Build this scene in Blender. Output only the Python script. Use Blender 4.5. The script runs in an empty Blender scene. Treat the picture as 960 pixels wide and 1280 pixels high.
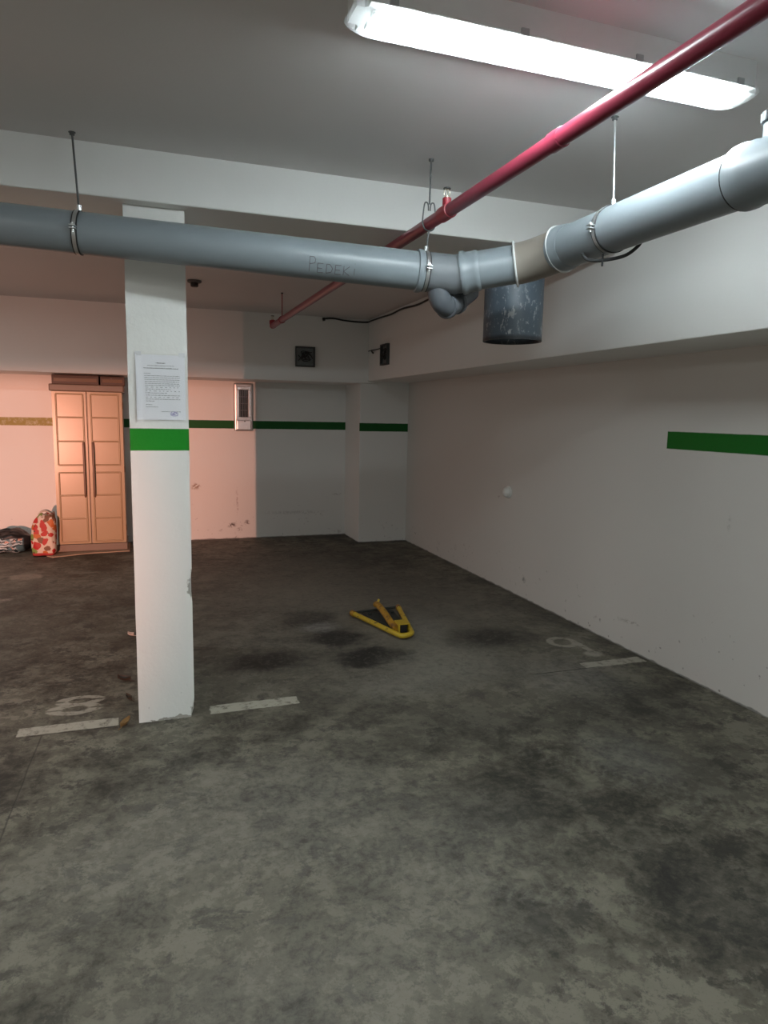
import bpy, bmesh, math, random
from mathutils import Vector, Matrix, noise as mnoise

random.seed(7)
SC = bpy.context.scene
COL = SC.collection
PI = math.pi

# ------------------------------------------------------------------ dimensions (metres)
XR, XB = 2.985, 2.471            # right wall, inner face of the right beam
YB, YP, YBB = 8.316, 7.713, 7.684  # back wall, pilaster front, back beam front
YF0, YF1 = 3.304, 3.72           # cross beam
ZC, ZC2 = 2.61, 2.578            # ceilings before / behind the cross beam
ZR, ZBB, ZF = 1.890, 1.866, 2.398
XP = 2.386
XL, YN = -4.2, -3.6              # unseen left wall, wall behind the camera
CX0, CX1, CY0, CY1 = -0.055, 0.209, 3.378, 4.46  # column

# ------------------------------------------------------------------ node helpers
class NT:
    def __init__(self, name):
        self.mat = bpy.data.materials.new(name)
        self.mat.use_nodes = True
        self.t = self.mat.node_tree
        self.t.nodes.clear()
        self.out = self.n('ShaderNodeOutputMaterial')
        self._co = None
    def n(self, kind, **kw):
        nd = self.t.nodes.new(kind)
        for k, v in kw.items():
            setattr(nd, k, v)
        return nd
    def link(self, a, b):
        self.t.links.new(a, b)
    def put(self, sock, v):
        if isinstance(v, bpy.types.NodeSocket):
            self.link(v, sock)
        else:
            if hasattr(sock.default_value, '__len__') and not hasattr(v, '__len__'):
                v = (v,) * len(sock.default_value)
            if hasattr(v, '__len__') and len(sock.default_value) == 4 and len(v) == 3:
                v = (*v, 1)
            sock.default_value = v
    def co(self):
        if self._co is None:
            self._co = self.n('ShaderNodeTexCoord').outputs['Object']
        return self._co
    def xyz(self, v=None):
        s = self.n('ShaderNodeSeparateXYZ')
        self.put(s.inputs[0], v if v is not None else self.co())
        return s.outputs[0], s.outputs[1], s.outputs[2]
    def m(self, op, a, b=0.0, c=0.0, clamp=False):
        nd = self.n('ShaderNodeMath', operation=op, use_clamp=clamp)
        for i, v in enumerate((a, b, c)):
            self.put(nd.inputs[i], v)
        return nd.outputs[0]
    def vm(self, op, a, b=(0, 0, 0)):
        nd = self.n('ShaderNodeVectorMath', operation=op)
        self.put(nd.inputs[0], a)
        self.put(nd.inputs[1], b)
        return nd.outputs[0]
    def noise(self, scale, detail=4, rough=0.55, dist=0.0, vec=None, color=False):
        nd = self.n('ShaderNodeTexNoise')
        self.put(nd.inputs['Vector'], vec if vec is not None else self.co())
        for k, v in (('Scale', scale), ('Detail', detail), ('Roughness', rough), ('Distortion', dist)):
            nd.inputs[k].default_value = v
        return nd.outputs['Color' if color else 'Fac']
    def voronoi(self, scale, vec=None, feature='F1'):
        nd = self.n('ShaderNodeTexVoronoi', feature=feature)
        self.put(nd.inputs['Vector'], vec if vec is not None else self.co())
        nd.inputs['Scale'].default_value = scale
        return nd
    def ss(self, v, lo, hi, a=0.0, b=1.0):
        nd = self.n('ShaderNodeMapRange', interpolation_type='SMOOTHSTEP')
        self.put(nd.inputs[0], v)
        for i, q in enumerate((lo, hi, a, b)):
            nd.inputs[1 + i].default_value = q
        return nd.outputs[0]
    def mix(self, f, a, b, blend='MIX'):
        nd = self.n('ShaderNodeMix', data_type='RGBA', blend_type=blend)
        self.put(nd.inputs[0], f)
        self.put(nd.inputs[6], a)
        self.put(nd.inputs[7], b)
        return nd.outputs[2]
    def warp(self, amp, scale, vec=None, detail=3):
        c = self.noise(scale, detail, vec=vec, color=True)
        d = self.vm('SUBTRACT', c, (.5, .5, .5))
        d = self.vm('MULTIPLY', d, (amp, amp, amp))
        return self.vm('ADD', vec if vec is not None else self.co(), d)
    def ellipse(self, P, cx, cy, rx, ry, rot=0.0):
        x, y, z = P
        dx, dy = self.m('SUBTRACT', x, cx), self.m('SUBTRACT', y, cy)
        if rot:
            c, s = math.cos(rot), math.sin(rot)
            dx, dy = (self.m('ADD', self.m('MULTIPLY', dx, c), self.m('MULTIPLY', dy, s)),
                      self.m('SUBTRACT', self.m('MULTIPLY', dy, c), self.m('MULTIPLY', dx, s)))
        dx, dy = self.m('DIVIDE', dx, rx), self.m('DIVIDE', dy, ry)
        return self.m('SQRT', self.m('ADD', self.m('MULTIPLY', dx, dx), self.m('MULTIPLY', dy, dy)))
    def blob(self, P, cx, cy, rx, ry, soft=.5, rot=0.0):
        return self.ss(self.ellipse(P, cx, cy, rx, ry, rot), 1 + soft, 1 - soft)
    def rng(self, v, lo, hi, s=.004):
        return self.m('MULTIPLY', self.ss(v, lo - s, lo + s), self.ss(v, hi + s, hi - s))
    def rect(self, P, x0, x1, y0, y1, s=.004):
        return self.m('MULTIPLY', self.rng(P[0], x0, x1, s), self.rng(P[1], y0, y1, s))
    def bsdf(self, color, rough=.6, metal=0.0, bump=None, bump_str=.2, bump_dist=.01, spec=.5, **kw):
        b = self.n('ShaderNodeBsdfPrincipled')
        self.put(b.inputs['Base Color'], color)
        self.put(b.inputs['Roughness'], rough)
        self.put(b.inputs['Metallic'], metal)
        b.inputs['Specular IOR Level'].default_value = spec
        for k, v in kw.items():
            self.put(b.inputs[k.replace('_', ' ')], v)
        if bump is not None:
            nb = self.n('ShaderNodeBump')
            nb.inputs['Strength'].default_value = bump_str
            nb.inputs['Distance'].default_value = bump_dist
            self.put(nb.inputs['Height'], bump)
            self.link(nb.outputs[0], b.inputs['Normal'])
        self.link(b.outputs[0], self.out.inputs[0])
        return self.mat

def simple(name, color, rough=.5, metal=0.0, var=.12, scale=30, bump=.05, spec=.5):
    n = NT(name)
    f = n.noise(scale, 4)
    c = n.mix(f, tuple(k * (1 - var) for k in color), tuple(min(1, k * (1 + var)) for k in color))
    return n.bsdf(c, rough, metal, bump=f, bump_str=bump, bump_dist=.004, spec=spec)

GREEN = (0.006, 0.19, 0.016)
WHITE = (0.80, 0.80, 0.775)

def wall_paint(name, stripe=None, base=WHITE, extra=None, low_dirt=1.0):
    """stripe(n, P) -> list of (mask, colour)"""
    n = NT(name)
    P = n.xyz()
    big = n.noise(.9, 5, .6)
    fine = n.noise(60, 3)
    c = n.mix(big, tuple(k * .93 for k in base), base)
    # scuffs and grime towards the floor (wear with a shape of its own)
    g = n.noise(11, 6, .7, vec=n.warp(.25, 3))
    low = n.ss(P[2], .30, .0)
    sc = n.m('MULTIPLY', n.ss(g, .61, .72), low)
    c = n.mix(n.m('MULTIPLY', sc, .55 * low_dirt), c, (.20, .18, .16))
    chips = n.m('MULTIPLY', n.ss(n.noise(24, 3, .6), .67, .72), n.ss(P[2], .55, .05))
    c = n.mix(n.m('MULTIPLY', chips, .6 * low_dirt), c, (.12, .10, .09))
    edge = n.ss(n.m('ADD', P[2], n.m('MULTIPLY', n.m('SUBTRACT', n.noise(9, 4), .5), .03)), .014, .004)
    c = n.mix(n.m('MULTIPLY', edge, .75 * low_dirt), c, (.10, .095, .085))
    for mask, col in (extra(n, P) if extra else []):
        c = n.mix(mask, c, col)
    for mask, col in (stripe(n, P) if stripe else []):
        c = n.mix(mask, c, col)
    return n.bsdf(c, .62, bump=n.m('ADD', fine, n.m('MULTIPLY', big, 3.0)), bump_str=.12, bump_dist=.004, spec=.3)

# ------------------------------------------------------------------ mesh helpers
def obj(name, bm, mat, parent=None, smooth=False, bevel=0.0, seg=2, origin=None):
    me = bpy.data.meshes.new(name)
    bmesh.ops.recalc_face_normals(bm, faces=bm.faces)
    if origin is not None:
        bmesh.ops.translate(bm, verts=bm.verts, vec=-Vector(origin))
    bm.to_mesh(me)
    bm.free()
    o = bpy.data.objects.new(name, me)
    COL.objects.link(o)
    for m_ in (mat if isinstance(mat, (list, tuple)) else [mat]):
        me.materials.append(m_)
    if origin is not None:
        o.location = origin
    if parent is not None:
        o.parent = parent
        o.matrix_parent_inverse = Matrix.Translation(parent.location).inverted()
    if smooth:
        for p in me.polygons:
            p.use_smooth = True
        if smooth != 'all':
            md = o.modifiers.new('split', 'EDGE_SPLIT')
            md.split_angle = math.radians(38)
    if bevel:
        md = o.modifiers.new('bevel', 'BEVEL')
        md.width = bevel
        md.segments = seg
        md.limit_method = 'ANGLE'
        md.harden_normals = False
    return o

def thing(name, label, cat, loc=(0, 0, 0), group=None):
    o = bpy.data.objects.new(name, None)
    o.empty_display_size = .05
    COL.objects.link(o)
    o.location = loc
    return tag(o, label, cat, group)

def tag(o, label, cat, group=None):
    o['label'] = label
    o['category'] = cat
    if group:
        o['group'] = group
    return o

def struct(name, bm, mat, **kw):
    o = obj(name, bm, mat, **kw)
    o['kind'] = 'structure'
    return o

def B():
    return bmesh.new()

def box(bm, x0, x1, y0, y1, z0, z1, rot=None, pivot=None, mi=0):
    r = bmesh.ops.create_cube(bm, size=1.0)
    vs = r['verts']
    M = Matrix.Translation(((x0 + x1) / 2, (y0 + y1) / 2, (z0 + z1) / 2)) @ Matrix.Diagonal((x1 - x0, y1 - y0, z1 - z0, 1))
    bmesh.ops.transform(bm, matrix=M, verts=vs)
    if rot is not None:
        bmesh.ops.rotate(bm, verts=vs, cent=pivot or ((x0 + x1) / 2, (y0 + y1) / 2, (z0 + z1) / 2), matrix=rot)
    if mi:
        for f in {f for v in vs for f in v.link_faces}:
            f.material_index = mi
    return vs

def tube(bm, pts, rad, seg=16, caps=True, closed=False):
    pts = [Vector(p) for p in pts]
    n = len(pts)
    rads = rad if isinstance(rad, (list, tuple)) else [rad] * n
    T = []
    for i in range(n):
        if closed:
            a, b = pts[i - 1], pts[(i + 1) % n]
        else:
            a, b = pts[max(i - 1, 0)], pts[min(i + 1, n - 1)]
        d = b - a
        if d.length < 1e-9:
            d = T[-1] if T else Vector((0, 0, 1))
        T.append(d.normalized())
    ref = Vector((0, 0, 1)) if abs(T[0].z) < .9 else Vector((1, 0, 0))
    u = T[0].cross(ref).normalized()
    rings = []
    for i in range(n):
        u = (u - T[i] * u.dot(T[i])).normalized()
        w = T[i].cross(u)
        ring = []
        for k in range(seg):
            a = 2 * PI * k / seg
            ring.append(bm.verts.new(pts[i] + (u * math.cos(a) + w * math.sin(a)) * rads[i]))
        rings.append(ring)
    rng = range(n if closed else n - 1)
    for i in rng:
        A, C = rings[i], rings[(i + 1) % n]
        for k in range(seg):
            bm.faces.new((A[k], A[(k + 1) % seg], C[(k + 1) % seg], C[k]))
    if caps and not closed:
        bm.faces.new(rings[0][::-1])
        bm.faces.new(rings[-1])
    return rings

def tube_profile(bm, a, b, prof, seg=32, caps=True):
    """straight tube from a along b-a with (distance, radius) profile"""
    a, b = Vector(a), Vector(b)
    d = (b - a).normalized()
    ref = Vector((0, 0, 1)) if abs(d.z) < .9 else Vector((1, 0, 0))
    u = d.cross(ref).normalized()
    w = d.cross(u)
    rings = []
    for s, r in prof:
        rings.append([bm.verts.new(a + d * s + (u * math.cos(2 * PI * k / seg) + w * math.sin(2 * PI * k / seg)) * r) for k in range(seg)])
    for A, C in zip(rings, rings[1:]):
        for k in range(seg):
            bm.faces.new((A[k], A[(k + 1) % seg], C[(k + 1) % seg], C[k]))
    if caps:
        bm.faces.new(rings[0][::-1])
        bm.faces.new(rings[-1])

def smooth_path(pts, n=8, closed=False):
    P = [Vector(p) for p in pts]
    out = []
    N = len(P)
    for i in range(N if closed else N - 1):
        if closed:
            p0, p1, p2, p3 = P[i - 1], P[i], P[(i + 1) % N], P[(i + 2) % N]
        else:
            p0, p1, p2, p3 = P[max(i - 1, 0)], P[i], P[i + 1], P[min(i + 2, N - 1)]
        for k in range(n):
            t = k / n
            out.append(.5 * ((2 * p1) + (p2 - p0) * t + (2 * p0 - 5 * p1 + 4 * p2 - p3) * t * t + (3 * p1 - p0 - 3 * p2 + p3) * t ** 3))
    if not closed:
        out.append(P[-1])
    return out

def arc_corner(a, c, b, r, n=8):
    """points of a rounded corner at c between a and b"""
    a, c, b = Vector(a), Vector(c), Vector(b)
    p, q = c + (a - c).normalized() * r, c + (b - c).normalized() * r
    return [(1 - t) ** 2 * p + 2 * t * (1 - t) * c + t * t * q for t in [i / n for i in range(n + 1)]]

# ------------------------------------------------------------------ camera
f_px, yaw, pitch, roll = 861.587, .33724, -.138639, .018924
fw = Vector((math.sin(yaw) * math.cos(pitch), math.cos(yaw) * math.cos(pitch), math.sin(pitch)))
r0 = Vector((math.cos(yaw), -math.sin(yaw), 0))
u0 = Vector((-math.sin(yaw) * math.sin(pitch), -math.cos(yaw) * math.sin(pitch), math.cos(pitch)))
rr = r0 * math.cos(roll) + u0 * math.sin(roll)
uu = u0 * math.cos(roll) - r0 * math.sin(roll)
cam_d = bpy.data.cameras.new('camera')
cam = bpy.data.objects.new('camera', cam_d)
COL.objects.link(cam)
cam.matrix_world = Matrix(((rr.x, uu.x, -fw.x, 0), (rr.y, uu.y, -fw.y, 0), (rr.z, uu.z, -fw.z, 1.5), (0, 0, 0, 1)))
cam_d.sensor_fit = 'AUTO'
cam_d.sensor_width = 36
cam_d.lens = f_px / 1280 * 36
cam_d.clip_start = .05
SC.camera = cam

# ------------------------------------------------------------------ floor
def floor_material():
    n = NT('stained_concrete')
    P0 = n.xyz()
    # broad mottling of worn and dirty areas
    w1 = n.warp(.5, 1.3, detail=4)
    big = n.noise(.75, 6, .62, vec=w1)
    mid = n.noise(4.2, 9, .70, vec=n.warp(.16, 5.0, detail=5))
    small = n.noise(24, 8, .75, vec=n.warp(.05, 14))
    grit = n.noise(90, 4, .7)
    t = n.m('ADD', n.m('MULTIPLY', big, .40), n.m('MULTIPLY', mid, .45))
    t = n.m('ADD', t, n.m('MULTIPLY', small, .25))
    c = n.mix(n.ss(t, .43, .58), (.021, .0192, .0142), (.116, .107, .081))
    # pale worn lace on top of the dirt
    lace = n.m('ADD', n.noise(15, 10, .76, .2, vec=n.warp(.05, 12, detail=5)), n.m('MULTIPLY', n.m('SUBTRACT', mid, .5), .9))
    lm = n.m('MULTIPLY', n.ss(lace, .50, .58), n.ss(n.m('ADD', n.m('MULTIPLY', big, .6), n.m('MULTIPLY', mid, .4)), .42, .56))
    c = n.mix(n.m('MULTIPLY', lm, .80), c, (.196, .182, .142))
    dl = n.m('MULTIPLY', n.ss(n.noise(6.0, 10, .76, .1, vec=n.warp(.10, 4, detail=5)), .52, .60), .55)
    c = n.mix(n.m('MULTIPLY', dl, 1.35), c, (.028, .026, .021))
    c = n.mix(n.m('MULTIPLY', n.ss(grit, .56, .70), .45), c, (.05, .048, .04))
    # tyre tracks: tread bars fading into the slab
    x, y, z = P0
    wv = n.warp(.10, 2.0)
    for (ax, ay, ang, wid, l0, l1) in ((-.30, 2.3, .62, .085, -.6, .75), (.9, 1.9, -.5, .085, -.7, .6), (1.9, 2.2, -.9, .08, -.5, .6)):
        ca, sa = math.cos(ang), math.sin(ang)
        wx, wy, wz = n.xyz(wv)
        dx, dy = n.m('SUBTRACT', wx, ax), n.m('SUBTRACT', wy, ay)
        al = n.m('ADD', n.m('MULTIPLY', dx, ca), n.m('MULTIPLY', dy, sa))
        ac = n.m('SUBTRACT', n.m('MULTIPLY', dy, ca), n.m('MULTIPLY', dx, sa))
        band = n.m('MULTIPLY', n.rng(ac, -wid, wid, .03), n.rng(al, l0, l1, .25))
        bars = n.ss(n.m('SINE', n.m('ADD', n.m('MULTIPLY', al, 150), n.m('MULTIPLY', n.m('ABSOLUTE', ac), 60))), -.1, .5)
        k = n.m('MULTIPLY', n.m('MULTIPLY', band, bars), n.ss(small, .42, .58))
        c = n.mix(n.m('MULTIPLY', k, .16), c, (.29, .28, .24))
    # broad paler colour brightening the mid and back floor, then oil stains
    W = n.xyz(n.warp(.34, 5.0, detail=7))
    W2 = n.xyz(n.warp(.16, 9, detail=5))
    for cx, cy, rx, ry, a, col in ((1.45, 4.35, 1.15, 1.15, .50, (.205, .190, .158)), (1.3, 5.9, 1.2, 1.1, .42, (.20, .178, .146)), (2.3, 4.9, .7, .9, .3, (.19, .176, .145)), (-.9, 6.2, .9, 1.2, .25, (.20, .17, .135))):
        e = n.m('MULTIPLY', n.blob(W, cx, cy, rx, ry, .8), n.ss(small, .34, .58, .5, 1.0))
        c = n.mix(n.m('MULTIPLY', e, a), c, col)
    dk = (.016, .0155, .0145)
    for cx, cy, rx, ry, s, a in ((1.33, 3.94, .27, .15, .40, .97), (1.22, 4.36, .20, .20, .40, .93), (1.12, 4.85, .18, .20, .45, .72),
                                 (.68, 4.06, .25, .15, .6, .85), (2.24, 4.05, .28, .20, .6, .82), (1.45, 2.9, .34, .22, .7, .40),
                                 (2.30, 2.85, .40, .26, .7, .50), (1.30, 2.25, .30, .20, .7, .40), (1.72, 1.55, .22, .34, .7, .55),
                                 (2.2, 2.2, .25, .22, .7, .45), (2.0, 5.6, .5, .8, .8, .22), (-1.45, 4.0, .15, .10, .4, .75),
                                 (-.9, 5.2, .8, .9, .9, .35), (.6, 6.6, .9, .7, .9, .12), (1.9, 7.0, .7, .5, .9, .25), (.05, 1.5, .25, .2, .8, .35)):
        c = n.mix(n.m('MULTIPLY', n.m('MULTIPLY', n.blob(W, cx, cy, rx, ry, s), n.ss(small, .66, .48, .55, 1.0)), a), c, dk)
    # pale patches
    for cx, cy, rx, ry, s, a, col in ((1.76, 3.74, .34, .26, .7, .62, (.27, .26, .22)), (1.42, 3.48, .36, .18, .8, .45, (.26, .25, .21)), (1.35, 5.5, .55, .55, .8, .40, (.24, .22, .18)), (1.5, 6.4, .5, .5, .8, .3, (.22, .20, .16)),
                                      (.42, 2.45, .50, .42, .8, .35, (.29, .28, .24)), (1.75, 4.5, .22, .3, .8, .40, (.29, .28, .25)),
                                      (1.15, 4.62, .12, .10, .6, .5, (.34, .33, .31)), (2.03, 2.40, .16, .20, .8, .22, (.30, .30, .28)),
                                      (-1.03, 6.8, .13, .12, .3, .6, (.36, .28, .22)), (-1.12, 5.97, .10, .06, .3, .6, (.36, .30, .25)),
                                      (2.35, 3.3, .3, .25, .8, .4, (.28, .27, .24)), (.4, 1.6, .5, .3, .9, .30, (.29, .28, .24)),
                                      (-.2, 2.2, .3, .3, .9, .25, (.28, .27, .23)), (1.0, 2.0, .3, .3, .9, .25, (.28, .27, .23))):
        c = n.mix(n.m('MULTIPLY', n.m('MULTIPLY', n.blob(W2, cx, cy, rx, ry, s), n.m('ADD', .45, n.m('MULTIPLY', n.ss(small, .35, .6), .55))), a), c, col)
    # faded painted bay lines and stencilled bay numbers
    worn = n.ss(n.noise(18, 6, .7), .30, .52)
    V = n.xyz(n.warp(.022, 22))
    pc = (.37, .35, .29)
    paint = n.rect(V, .285, .74, 3.384, 3.482)
    paint2 = n.m('MAXIMUM', n.rect(V, -.59, -.15, 3.385, 3.475), n.rect(V, 2.52, 2.96, 3.385, 3.475))
    def ring(cx, cy, rx, ry, w):
        e = n.ellipse(V, cx, cy, rx, ry)
        return n.rng(e, 1 - w, 1 + w, .09)
    # figure 8 with stencil bridges
    e8 = n.m('MAXIMUM', ring(-.362, 3.640, .098, .052, .36), ring(-.345, 3.745, .088, .048, .36))
    br = n.m('MAXIMUM', n.rng(P0[1], 3.634, 3.650, .004), n.rng(P0[1], 3.738, 3.752, .004))
    br = n.m('MULTIPLY', br, n.m('SUBTRACT', 1.0, n.rng(P0[0], -.42, -.29, .01)))
    e8 = n.m('MULTIPLY', e8, n.m('SUBTRACT', 1.0, br))
    # worn figure 9
    e9 = n.m('MAXIMUM', ring(2.655, 3.86, .085, .085, .26), n.blob(V, 2.715, 3.60, .06, .05, .3))
    e9 = n.m('MAXIMUM', e9, n.rect(V, 2.715, 2.76, 3.62, 3.86))
    nums = n.m('MULTIPLY', n.m('MAXIMUM', e8, e9), .75)
    c = n.mix(n.m('MULTIPLY', n.m('MULTIPLY', paint, worn), .9), c, (.46, .44, .36))
    c = n.mix(n.m('MULTIPLY', n.m('MULTIPLY', n.m('MAXIMUM', paint2, nums), worn), .95), c, pc)
    # saw-cut joints
    J = n.xyz(n.warp(.018, 5))
    j1 = n.rect(J, -.575, -.165, 3.370, 3.377, .003)
    j2 = n.m('MULTIPLY', n.rng(J[1], 3.385, 3.394, .003), n.rng(J[0], 2.15, 2.62, .02))
    lx = n.m('ADD', -.4825, n.m('MULTIPLY', n.m('SUBTRACT', J[1], 3.33), .04))
    j3 = n.m('MULTIPLY', n.rng(n.m('SUBTRACT', J[0], lx), -.003, .003, .002), n.rng(J[1], 1.6, 3.37, .01))
    jt = n.m('MAXIMUM', n.m('MAXIMUM', j1, j2), n.m('MULTIPLY', j3, .7))
    c = n.mix(n.m('MULTIPLY', jt, .85), c, (.02, .019, .017))
    rough = n.m('ADD', .50, n.m('MULTIPLY', mid, .35))
    h = n.m('ADD', n.m('MULTIPLY', mid, .5), n.m('ADD', n.m('MULTIPLY', small, .3), n.m('MULTIPLY', grit, .12)))
    h = n.m('SUBTRACT', h, n.m('MULTIPLY', jt, 1.5))
    return n.bsdf(c, rough, bump=h, bump_str=.30, bump_dist=.006, spec=.35)

bm = B()
box(bm, XL, XR + .2, YN, YB + .2, -.15, 0)
struct('floor', bm, floor_material())

# ------------------------------------------------------------------ shell
def st_back(n, P):
    V = n.xyz(n.warp(.004, 12))
    g = n.m('MULTIPLY', n.rng(V[2], 1.317, 1.412, .003), n.ss(P[0], -.80, -.79))
    o = n.m('MULTIPLY', n.rng(V[2], 1.325, 1.412, .004), n.ss(P[0], -.79, -.80))
    worn = n.ss(n.noise(30, 6, .7), .30, .55)
    return [(g, (.004, .085, .012)), (n.m('MULTIPLY', o, n.m('ADD', .55, n.m('MULTIPLY', worn, .4))), (.30, .25, .05))]
def ex_back(n, P):
    W = n.xyz(n.warp(.05, 16, detail=5))
    sw = n.n('ShaderNodeCombineXYZ')
    out = []
    Q = (W[0], W[2], W[1])
    for cx, cz, rx, rz, a, col in ((.99, .165, .045, .022, .9, (.06, .03, .02)), (1.165, .19, .028, .022, .8, (.08, .04, .03)),
                                   (1.08, .11, .03, .02, .6, (.12, .07, .06)), (.575, .639, .04, .03, .9, (.25, .12, .05)),
                                   (1.05, .45, .010, .12, .5, (.3, .2, .18)), (1.75, .30, .30, .02, .35, (.35, .34, .33)), (2.28, .52, .05, .012, .5, (.3, .28, .26))):
        out.append((n.m('MULTIPLY', n.m('MULTIPLY', n.blob(Q, cx, cz, rx, rz, .7), n.ss(n.noise(38, 5, .7), .44, .54)), a), col))
    return out
bm = B()
box(bm, XL - .2, XR + .2, YB, YB + .2, 0, ZC + .2)
struct('wall_back', bm, wall_paint('back_wall_paint', st_back, extra=ex_back))

def st_right(n, P):
    V = n.xyz(n.warp(.004, 12))
    return [(n.m('MULTIPLY', n.rng(V[2], 1.336, 1.439, .003), n.ss(V[1], 3.384, 3.378)), (.006, .125, .012))]
def ex_right(n, P):
    W = n.xyz(n.warp(.05, 14, detail=5))
    Q = (W[1], W[2], W[0])
    out = []
    for cy, cz, ry, rz, a, col in ((4.94, .166, .025, .025, .7, (.1, .1, .09)), (3.60, .185, .08, .012, .6, (.25, .23, .2)),
                                   (2.87, .955, .012, .035, .4, (.35, .34, .32)), (5.43, .80, .015, .012, .7, (.2, .17, .15))):
        out.append((n.m('MULTIPLY', n.m('MULTIPLY', n.blob(Q, cy, cz, ry, rz, .7), n.ss(n.noise(38, 5, .7), .44, .54)), a), col))
    return out
bm = B()
box(bm, XR, XR + .2, YN, YB + .2, 0, ZC + .2)
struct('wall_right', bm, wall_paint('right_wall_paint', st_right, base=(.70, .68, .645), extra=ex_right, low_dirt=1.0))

plain = wall_paint('plain_wall_paint')
beam_paint = wall_paint('beam_paint', base=(.82, .82, .80), low_dirt=0)
ceil_paint = wall_paint('ceiling_paint', base=(.72, .70, .69), low_dirt=0)
bm = B()
box(bm, XL - .2, XL, YN, YB + .2, 0, ZC + .2)
struct('wall_left', bm, plain)
bm = B()
box(bm, XL - .2, XR + .2, YN - .2, YN, 0, ZC + .2)
struct('wall_front', bm, plain)
bm = B()
box(bm, XL, XR + .2, YN, YF0 + .1, ZC, ZC + .2)
box(bm, XL, XR + .2, YF0 + .1, YB + .2, ZC2, ZC + .2)
struct('ceiling', bm, ceil_paint)

bm = B()
box(bm, XL, XB + .05, YF0, YF1, ZF, ZC + .1)
struct('ceiling_beam', bm, beam_paint, bevel=.006)
bm = B()
box(bm, XB, XR + .1, YN, YB + .1, ZR, ZC + .1)
struct('side_beam', bm, beam_paint, bevel=.006)
bm = B()
box(bm, XL, XB + .1, YBB, YB + .1, ZBB, ZC + .1)
struct('back_beam', bm, beam_paint, bevel=.006)

def st_pil(n, P):
    V = n.xyz(n.warp(.004, 12))
    return [(n.m('MULTIPLY', n.rng(V[2], 1.317, 1.412, .003), n.ss(P[1], YP + .02, YP + .01)), (.004, .085, .012))]
bm = B()
box(bm, XP, XR + .05, YP, YB + .05, 0, ZR + .01)
struct('wall_pilaster', bm, wall_paint('pilaster_paint', st_pil), bevel=.006)

# column: bevelled prism whose foot and right arris are chipped
def column():
    n = NT('column_paint')
    P = n.xyz()
    base = (.84, .845, .815)
    c = n.mix(n.noise(2.0, 5), tuple(k * .95 for k in base), base)
    V = n.xyz(n.warp(.003, 14))
    sp = n.m('MULTIPLY', n.ss(n.noise(26, 4, .6), .66, .72), n.ss(P[2], .30, .02))
    c = n.mix(n.m('MULTIPLY', sp, .6), c, (.25, .24, .22))
    W = n.xyz(n.warp(.07, 20, detail=5))
    Q = (W[0], W[2], W[1])
    conc = (.33, .31, .27)
    for cx, cz, rx, rz in ((.205, .665, .016, .045), (.212, .715, .010, .03), (.213, .030, .016, .035), (.15, .004, .07, .010), (.05, .001, .05, .008)):
        m_ = n.m('MULTIPLY', n.blob(Q, cx, cz, rx, rz, .22), n.ss(n.m('ADD', P[1], n.m('MULTIPLY', n.noise(30, 4), .04)), CY0 + .055, CY0 + .035))
        c = n.mix(n.m('MULTIPLY', m_, .9), c, conc)
    c = n.mix(n.m('MULTIPLY', n.rng(V[2], 1.320, 1.4215, .002), 1.0), c, (.001, .225, .006))
    mat = n.bsdf(c, .55, bump=n.m('ADD', n.noise(50, 4), n.m('MULTIPLY', n.noise(6, 4), 2.0)), bump_str=.22, bump_dist=.005, spec=.35)
    bm = B()
    nz = 90
    ring = []
    prof = []
    nx = 14
    ny = 10
    for i in range(nx):
        prof.append((CX0 + (CX1 - CX0) * i / nx, CY0))
    for i in range(ny):
        prof.append((CX1, CY0 + (CY1 - CY0) * i / ny))
    for i in range(nx):
        prof.append((CX1 - (CX1 - CX0) * i / nx, CY1))
    for i in range(ny):
        prof.append((CX0, CY1 - (CY1 - CY0) * i / ny))
    rows = []
    for k in range(nz + 1):
        z = (ZF + .02) * (k / nz) ** 1.25
        row = []
        for (x, y) in prof:
            dx = dy = 0
            q = mnoise.noise(Vector((x * 9, y * 9, z * 7)))
            dy += .0016 * q
            dx += .0016 * mnoise.noise(Vector((x * 9 + 40, y * 9, z * 5)))
            if abs(y - CY0) < 1e-6 and abs(x - CX1) < 1e-6:      # chipped arris
                if .60 < z < .74:
                    dx -= .010 * max(0, math.sin((z - .60) / .14 * PI)); dy += .006
                if z < .09:
                    dx -= .016 * (1 - z / .09); dy += .012 * (1 - z / .09)
                dx -= .003; dy += .002
            if abs(y - CY0) < 1e-6 and z < .02 and x > .05:
                dy += .006 * abs(mnoise.noise(Vector((x * 60, 3, z * 40))))
            row.append(bm.verts.new((x + dx, y + dy, z)))
        rows.append(row)
    m_ = len(prof)
    for A, C in zip(rows, rows[1:]):
        for i in range(m_):
            bm.faces.new((A[i], A[(i + 1) % m_], C[(i + 1) % m_], C[i]))
    bm.faces.new(rows[0][::-1]); bm.faces.new(rows[-1])
    o = obj('column', bm, mat, smooth=True)
    o['kind'] = 'structure'
column()

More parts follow.
